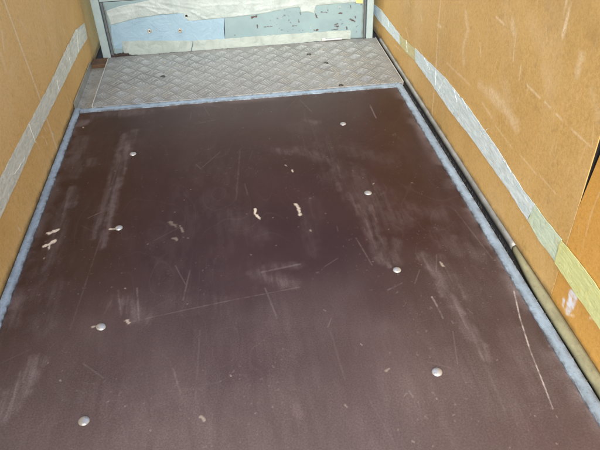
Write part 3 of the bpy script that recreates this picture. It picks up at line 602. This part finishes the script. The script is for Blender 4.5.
# ------------------------------------------------------------------ front panel (bulkhead door)
BT = YB + 0.003
door_top = 0.250
bulk = bpy.data.objects.new('front_panel', None); col.objects.link(bulk); bulk.location = (0, BT, 0)
tag(bulk, 'pale grey green front panel patched with white and blue film', 'front panel')
BO = (0, -BT, 0)
def bw(u, v, h): return (u, YB - h, v)
def bwn(u, v, h): return np.stack([u, YB - h, v], -1)
DX0, DX1 = -0.560, 0.606
def door_grime(P):
    x, z = P[:, 0], P[:, 1]
    e = np.minimum(z - 0.004, np.minimum(x - DX0, DX1 - x))
    return 0.75 * (1 - sstep(0, 0.012, e + (fbm(x, z, 30, 30, 9, 3) - .5) * 0.014))
us = spaced((DX0, DX1, 0.002)); vs = spaced((0.006, door_top, 0.002))
link('door_panel', grid_panel(us, vs, bwn, 0.02, dict(
    chip=lambda P: np.maximum(paint(P, DOOR_CHIPS, 2.0, 3, 220), 0.7 * sstep(0.80, 0.86, fbm(P[:, 0], P[:, 1], 110, 110, 19, 2)) * sstep(0.5, 0.6, fbm(P[:, 0], P[:, 1], 9, 9, 23, 2)) * (P[:, 0] > 0)),
    grime=door_grime)), MAT['door'], bulk, BO)
bm = bmesh.new()
add_box(bm, DX0 - 0.012, DX1 + 0.012, YB, YB + 0.02, door_top + 0.004, 0.42)
link('middle_panel', from_bm(bm), MAT['frame'], bulk, BO)
bm = bmesh.new()
add_box(bm, XL - 0.012, XR + 0.012, YB + 0.001, YB + 0.02, 0.424, 1.12)  # unseen panel, made dark to keep bright reflections off the far floor
link('unseen_upper_panel', from_bm(bm), MAT['upper'], bulk, BO)
bm = bmesh.new(); add_box(bm, -0.57, 0.62, YB + 0.004, YB + 0.018, door_top - 0.006, door_top + 0.006)
link('seam_seal', from_bm(bm), MAT['rust'], bulk, BO)
bm = bmesh.new()
add_box(bm, DX1 + 0.001, DX1 + 0.0095, YB - 0.002, YB + 0.015, 0.004, door_top + 0.001, 0.002)
add_box(bm, DX0 - 0.0115, DX0 - 0.001, YB - 0.002, YB + 0.015, 0.004, door_top + 0.001, 0.002)
add_box(bm, DX0 - 0.0009, DX1 + 0.0009, YB - 0.0035, YB + 0.015, 0.000, 0.0055, 0.001)
link('rubber_seal', from_bm(bm), MAT['seal'], bulk, BO)
def film_obj(name, polys, mat, thick, step, amp, seed, label=None):
    for k, pl in enumerate(polys):
        o = link(name, sheet(ragged(pl, step, amp, seed + k), bw, thick), MAT[mat], bulk, BO)
        if label: o['label'] = label
def crease_film(name, pl, mat, thick, seed, folds, label):
    """film sheet meshed as a clipped grid so its folds are real relief"""
    bm = bmesh.new()
    us_ = np.arange(min(p[0] for p in pl), max(p[0] for p in pl), 0.004); vs_ = np.arange(0.125, 0.262, 0.003)
    U, V = np.meshgrid(us_, vs_, indexing='ij'); P = np.stack([U.ravel(), V.ravel()], 1)
    h = thick + paint(P, folds, 0.4, seed, 60) * 0.0022 + (fbm(P[:, 0], P[:, 1], 14, 22, seed + 3, 4) - 0.4) * 0.005
    h = np.maximum(h, 0.0006)
    # inside test
    inside = np.zeros(len(P), bool); n = len(pl)
    for i in range(n):
        x1, y1 = pl[i]; x2, y2 = pl[(i + 1) % n]
        c = ((y1 > P[:, 1]) != (y2 > P[:, 1])) & (P[:, 0] < (x2 - x1) * (P[:, 1] - y1) / (y2 - y1 + 1e-12) + x1)
        inside ^= c
    A = np.array(pl); B = np.roll(A, -1, 0)
    ok = {}
    nv = len(vs_)
    ins = inside.reshape(len(us_), nv)
    def vert(i, j):
        k = i * nv + j
        if k not in ok:
            p = P[k]; hh = h[k]
            if not ins[i, j]:      # snap outside corners to the outline
                d = B - A; t = np.clip(((p - A) * d).sum(1) / ((d * d).sum(1) + 1e-12), 0, 1)
                q = A + d * t[:, None]; m = np.argmin(((q - p) ** 2).sum(1)); p = q[m]; hh = 0.0006
            ok[k] = bm.verts.new((p[0], YB - hh, p[1]))
        return ok[k]
    for i in range(len(us_) - 1):
        for j in range(nv - 1):
            cs = ins[i, j], ins[i + 1, j], ins[i + 1, j + 1], ins[i, j + 1]
            if sum(cs) >= 1:
                try: bm.faces.new((vert(i, j), vert(i + 1, j), vert(i + 1, j + 1), vert(i, j + 1)))
                except ValueError: pass
    bmesh.ops.dissolve_degenerate(bm, dist=1e-5, edges=bm.edges)
    bnd = [e for e in bm.edges if e.is_boundary]
    ex = bmesh.ops.extrude_edge_only(bm, edges=bnd)
    for g in ex['geom']:
        if isinstance(g, bmesh.types.BMVert): g.co.y = YB - 0.0001
    o = link(name, from_bm(bm), MAT[mat], bulk, BO, smooth=True); o['label'] = label
film_obj('film_patch', PATCH_BLUE, 'blue', 0.0006, 0.02, 0.0006, 40, 'pale blue film patch with two rivets')
crease_film('film_patch', FILM_UPPER[0], 'film', 0.0012, 50, FILM_FOLDS, 'creased white film across the top of the panel')
film_obj('film_strip', STRIP_LOWER, 'strip', 0.0014, 0.012, 0.0012, 60)
film_obj('sticker', [[(YELLOW[0][0], YELLOW[0][1]), (YELLOW[1][0] - 0.004, YELLOW[0][1]), (YELLOW[1][0] - 0.002, YELLOW[1][1]), (YELLOW[0][0] + 0.003, YELLOW[1][1] + 0.004)]], 'yellow', 0.0030, 0.02, 0.0006, 70)
rvm = sme.copy(); rvm.materials.clear(); rvm.materials.append(MAT['rail'])
for (x, z) in RIVETS:
    o = link('rivet', rvm, None, bulk, (x, YB - BT - 0.0007, z)); o.rotation_euler = (math.pi / 2, 0, 0); o.scale = (0.95, 0.95, 1.4)
    bm = bmesh.new(); bmesh.ops.create_uvsphere(bm, u_segments=10, v_segments=6, radius=0.0050)
    link('rivet_core', from_bm(bm), MAT['screw'], o, (0, 0, 0.0002)).scale = (1, 1, 0.45)
bm = bmesh.new()
add_box(bm, LATCH[0][0], LATCH[1][0], YB - 0.014, YB - 0.0005, 0.010, 0.018, 0.002)
add_box(bm, LATCH[0][0] - 0.008, LATCH[0][0] + 0.012, YB - 0.010, YB - 0.0004, 0.007, 0.021, 0.002)
lt = link('latch', from_bm(bm), MAT['chrome'], bulk, BO)
bm = bmesh.new()
rng = np.random.default_rng(8)
pl = ragged([(-0.582, 0.002), (-0.49, 0.004), (-0.482, 0.012), (-0.505, 0.019), (-0.53, 0.021), (-0.555, 0.017), (-0.575, 0.013)], 0.006, 0.003, 8)
rs = link('rust_hole', sheet(pl, bw, 0.004), MAT['rust'], bulk, BO)

# corner posts and dirt line at the panel's foot
def post(x0, x1, label):
    bm = bmesh.new()
    add_box(bm, x0, x1, YB - 0.010, YB + 0.06, 0.004, 0.415, 0.003)
    tag(link('corner_post', from_bm(bm), MAT['frame']), label, 'corner post', 'pale posts at the far corners')
post(-0.609, -0.574, 'pale grey green post in the left far corner')
post(0.6185, 0.650, 'pale grey green post in the right far corner')

# ------------------------------------------------------------------ side walls
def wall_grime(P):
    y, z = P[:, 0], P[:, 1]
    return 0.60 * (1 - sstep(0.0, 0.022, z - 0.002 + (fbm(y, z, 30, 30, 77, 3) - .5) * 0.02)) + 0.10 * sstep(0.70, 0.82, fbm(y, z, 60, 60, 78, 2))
def lwn(u, v, h): return np.stack([np.full_like(u, XL) + h, u, v], -1)
def rwn(u, v, h): return np.stack([np.full_like(u, XR) - h, u, v], -1)
def warp(seed, a): return lambda P: (fbm(P[:, 0], P[:, 1], 1.6, 1.6, seed, 2) - 0.5) * a
zs = spaced((-0.012, 0.60, 0.003), (0.60, WALL_H, 0.05))
def wall_marks(marks, seed, n, yr):
    rng = np.random.default_rng(seed); m = []
    for _ in range(n):
        y = rng.uniform(*yr); z = rng.uniform(0.03, 0.62); th = rng.normal(math.pi / 2, 0.35); L = rng.uniform(0.004, 0.05)
        m.append((y, z, y + math.cos(th) * L, z + math.sin(th) * L, 0.0008, 0.0026, rng.uniform(0.08, 0.35)))
    def fn(P):
        v = paint(P, marks, 0.7, seed, 70)
        cl = 0.12 * sstep(0.52, 0.74, fbm(P[:, 0], P[:, 1], 7, 3.0, seed + 5, 5))
        return np.clip(np.maximum(v, paint(P, m, 0)) + cl, 0, 1)
    return fn
ys = spaced((REAR, -1.0, 0.05), (-1.0, YB + 0.239, 0.003))
zero = lambda P: np.zeros(len(P))
left = link('side_board', grid_panel(ys, zs, lwn, 0.012, dict(
    scratch=wall_marks(LEFT_WALL_MARKS, 101, 60, (-1.0, 0.55)), daub=zero, grime=wall_grime), warp(301, 0.002)), MAT['left'], smooth=True)
tag(left, 'brown board left side wall with one long strip of pale tape', 'wall board')
SEAM = -1.232
ys = spaced((SEAM, YB + 0.239, 0.003))
right = link('side_board', grid_panel(ys, zs, rwn, 0.012, dict(
    scratch=wall_marks(RIGHT_WALL_MARKS, 111, 150, (-1.23, 0.55)), daub=zero, grime=wall_grime), warp(311, 0.002)), MAT['right'], smooth=True)
tag(right, 'golden brown board right side wall reaching the front panel', 'wall board')
ys = spaced((REAR, -1.75, 0.05), (-1.75, SEAM - 0.0012, 0.003))
def near_xyz(u, v, h):
    k = np.clip((SEAM - u) / 0.4, 0, 1)
    gap = np.clip((v - 0.275) / 0.20, 0, 1.6) * 0.017
    return np.stack([np.full_like(u, XR) - h - 0.0005 + 0.004 * np.clip((v - 0.27) / 0.2, 0, 1) * (1 - k), u - gap * (1 - k), v], -1)
near = link('side_board', grid_panel(ys, zs, near_xyz, 0.010, dict(
    scratch=wall_marks(NEAR_WALL_MARKS, 121, 60, (-1.7, -1.24)), daub=lambda P: paint(P, WHITE_DAUB, 1.0, 7, 120) * (0.55 + 0.5 * sstep(0.35, 0.6, fbm(P[:, 0], P[:, 1], 50, 160, 9, 3))), grime=wall_grime), warp(321, 0.002)), MAT['near'], smooth=True)
tag(near, 'orange brown right wall board behind the dark gap with a white paint daub', 'wall board')

bm = bmesh.new()
add_box(bm, XR + 0.0006, XR + 0.0118, SEAM - 0.0016, SEAM - 0.0002, 0.262, WALL_H - 0.01)  # dark strip standing in for the shade inside the panel gap
link('gap_shade_strip', from_bm(bm), MAT['rubber_and_shade'], right)

# tape on the walls
tp = link('tape', sheet(ragged(TAPE_LEFT[0], 0.014, 0.0009, 80), lambda u, v, h: (XL + 0.0016 + h, u, v), 0.0009), MAT['tape_l'], left)
for k, (mt, lab) in enumerate((('tape_w', 'white tape end piece'), ('tape_y', 'yellowed crumpled tape piece'), ('tape_w', 'long white torn tape piece'), ('tape_g', 'pale green tape piece'), ('tape_lime', 'yellow green tape piece'))):
    o = link('tape', sheet(ragged(TAPE_RIGHT[k], 0.014, 0.0009, 90 + k), lambda u, v, h: (XR - (0.0030 if k == 4 else 0.0016) - h, u, v), 0.0009 + 0.0003 * k), MAT[mt], near if k == 4 else right)
    o['label'] = lab
# torn curls and creases standing off the tape
def curl(parent, X, sgn, y0, z0, y1, z1, w, mat):
    bm = bmesh.new(); d = Vector((0, y1 - y0, z1 - z0)); L = d.length; d.normalize(); nrm = Vector((0, -d.z, d.y)); n = 7; prev = None
    for i in range(n + 1):
        c = Vector((X, y0, z0)) + d * (L * i / n) + nrm * (0.0015 * math.sin(i * 1.9))
        ww = w * (0.25 + math.sin(math.pi * (i + .3) / (n + .6)))
        a = bm.verts.new(c - nrm * ww); m = bm.verts.new(c + Vector((sgn * 0.0010, 0, 0))); b = bm.verts.new(c + nrm * ww)
        if prev:
            bm.faces.new((prev[0], a, m, prev[1])); bm.faces.new((prev[1], m, b, prev[2])); bm.faces.new((prev[2], b, a, prev[0]))
        prev = (a, m, b)
    return link('tape_crease', from_bm(bm), MAT[mat], parent)
for (y0, z0, y1, z1) in CREASE_RIGHT: curl(right, XR - 0.0030, -1, y0, z0, y1, z1, 0.0009, 'tape_w')
for (y0, z0, y1, z1) in CREASE_LEFT: curl(left, XL + 0.0025, 1, y0, z0, y1, z1, 0.0010, 'tape_l')

# ------------------------------------------------------------------ gap, seal and rail at the right wall's foot
bm = bmesh.new()
def quarter(bm, y0, y1, xw, xi0, h0, step, seed, taper=0.0):
    prev = None; n = max(2, int((y1 - y0) / step))
    for i in range(n + 1):
        y = y0 + (y1 - y0) * i / n
        k_ = 1 - max(0.0, 1 - (y1 - y) / taper) ** 1.5 if taper else 1.0
        xi = 0.6800 + (xi0 - 0.6800) * k_; h = 0.008 + (h0 - 0.008) * k_
        j = (vnoise(np.array([y * 25.0]), np.array([1.5]), seed)[0] - .5) * 0.0016
        row = [bm.verts.new((xw, y, -0.012))]
        row.append(bm.verts.new((xi + j, y, -0.012)))
        for a in range(0, 6):
            th = math.radians(a * 18)
            row.append(bm.verts.new((xw - (xw - xi - j) * math.cos(th), y, -0.002 + h * math.sin(th))))
        if prev:
            m = len(row)
            for k in range(m): bm.faces.new((prev[k], row[k], row[(k + 1) % m], prev[(k + 1) % m]))
        else: bm.faces.new(row[::-1])
        prev = row
    bm.faces.new(prev)
quarter(bm, -1.028, YB - 0.02, XR - 0.0012, 0.6800, 0.009, 0.02, 12)
tag(link('metal_bead', from_bm(bm), MAT['rail'], smooth=True), 'thin grey metal bead above the black brush on the right', 'bead')
bm = bmesh.new()
quarter(bm, REAR, -1.030, XR - 0.0030, 0.6650, 0.011, 0.010, 13, 0.20)
tag(link('sealant_bead', from_bm(bm), MAT['bead'], smooth=True), 'dirty olive rounded bead between right trim and orange board', 'bead')
bm = bmesh.new()
add_box(bm, 0.6565, 0.6785, -1.046, -0.02, -0.0152, -0.0125)
brush = tag(link('brush_seal', from_bm(bm), MAT['rubber_and_shade']), 'black bristly seal in the gap beside the right trim', 'brush seal')
bm = bmesh.new()
for k in range(240):
    y = -1.045 + k * (1.02 / 240); x = random.uniform(0.660, 0.672); L = random.uniform(0.004, 0.011)
    dx, dy = random.uniform(-.005, .003), random.uniform(-.004, .007)
    a = Vector((x, y, -0.0127)); b = a + Vector((dx, dy, L)); s = Vector((0.0008, 0, 0)); q = Vector((0, 0.0012, 0))
    v = [bm.verts.new(a - s), bm.verts.new(a + s), bm.verts.new(a + q), bm.verts.new(b)]
    bm.faces.new((v[0], v[1], v[3])); bm.faces.new((v[1], v[2], v[3])); bm.faces.new((v[2], v[0], v[3]))
tag(link('bristles', from_bm(bm), MAT['bristle'], brush), kind='stuff')

# folded strip at the left wall's foot beside the checker plate
bm = bmesh.new()
add_box(bm, XL + 0.003, XL + 0.0055, 0.05, 0.47, -0.012, 0.026, 0.0008, 1)
add_box(bm, XL + 0.006, PX0 - 0.006, 0.05, 0.468, -0.013, -0.006)
ang = tag(link('angle_strip', from_bm(bm), MAT['rail']), 'grey folded metal angle with a rusty end left of the checker plate', 'angle strip')
bm = bmesh.new()
add_box(bm, XL + 0.003, PX0 - 0.006, 0.470, 0.545, -0.013, 0.010, 0.003, 2)
link('rusty_end', from_bm(bm), MAT['rust_brown'], ang)

# crumbs of dirt lodged in the seams
bm = bmesh.new()
def crumb(x, y, z, r):
    vs_ = [bm.verts.new((x + r * random.uniform(.5, 1) * a, y + r * random.uniform(.5, 1) * b, z + r * random.uniform(.4, .9) * c)) for a, b, c in ((1, 0, 0), (-1, 0, 0), (0, 1, 0), (0, -1, 0), (0, 0, 1), (0, 0, -1))]
    for a, b, c in ((0, 2, 4), (2, 1, 4), (1, 3, 4), (3, 0, 4), (2, 0, 5), (1, 2, 5), (3, 1, 5), (0, 3, 5)): bm.faces.new((vs_[a], vs_[b], vs_[c]))
for _ in range(170): crumb(random.uniform(0.6540, 0.6610), random.uniform(-1.72, -0.1), random.uniform(-0.012, 0.003), random.uniform(0.0008, 0.0030))
for _ in range(90): crumb(random.uniform(-0.6555, -0.6515), random.uniform(-1.3, 0.04), random.uniform(-0.002, 0.003), random.uniform(0.0007, 0.0022))
for _ in range(60): crumb(0.6270 - abs(random.gauss(0, 0.006)), random.uniform(-1.7, 0.0), 0.001, random.uniform(0.0005, 0.0013))
for _ in range(60): crumb(-0.6275 + abs(random.gauss(0, 0.008)), random.uniform(-1.3, 0.0), 0.001, random.uniform(0.0005, 0.0013))
for _ in range(90): crumb(random.uniform(PX0, PX1), random.uniform(0.535, 0.553), PZ + 0.001, random.uniform(0.0008, 0.0026))
for _ in range(50): crumb(random.uniform(XL + 0.008, PX0 - 0.008), random.uniform(0.05, 0.47), -0.0052, random.uniform(0.0008, 0.0026))
tag(link('dirt_crumbs', from_bm(bm), MAT['crumb']), kind='stuff')
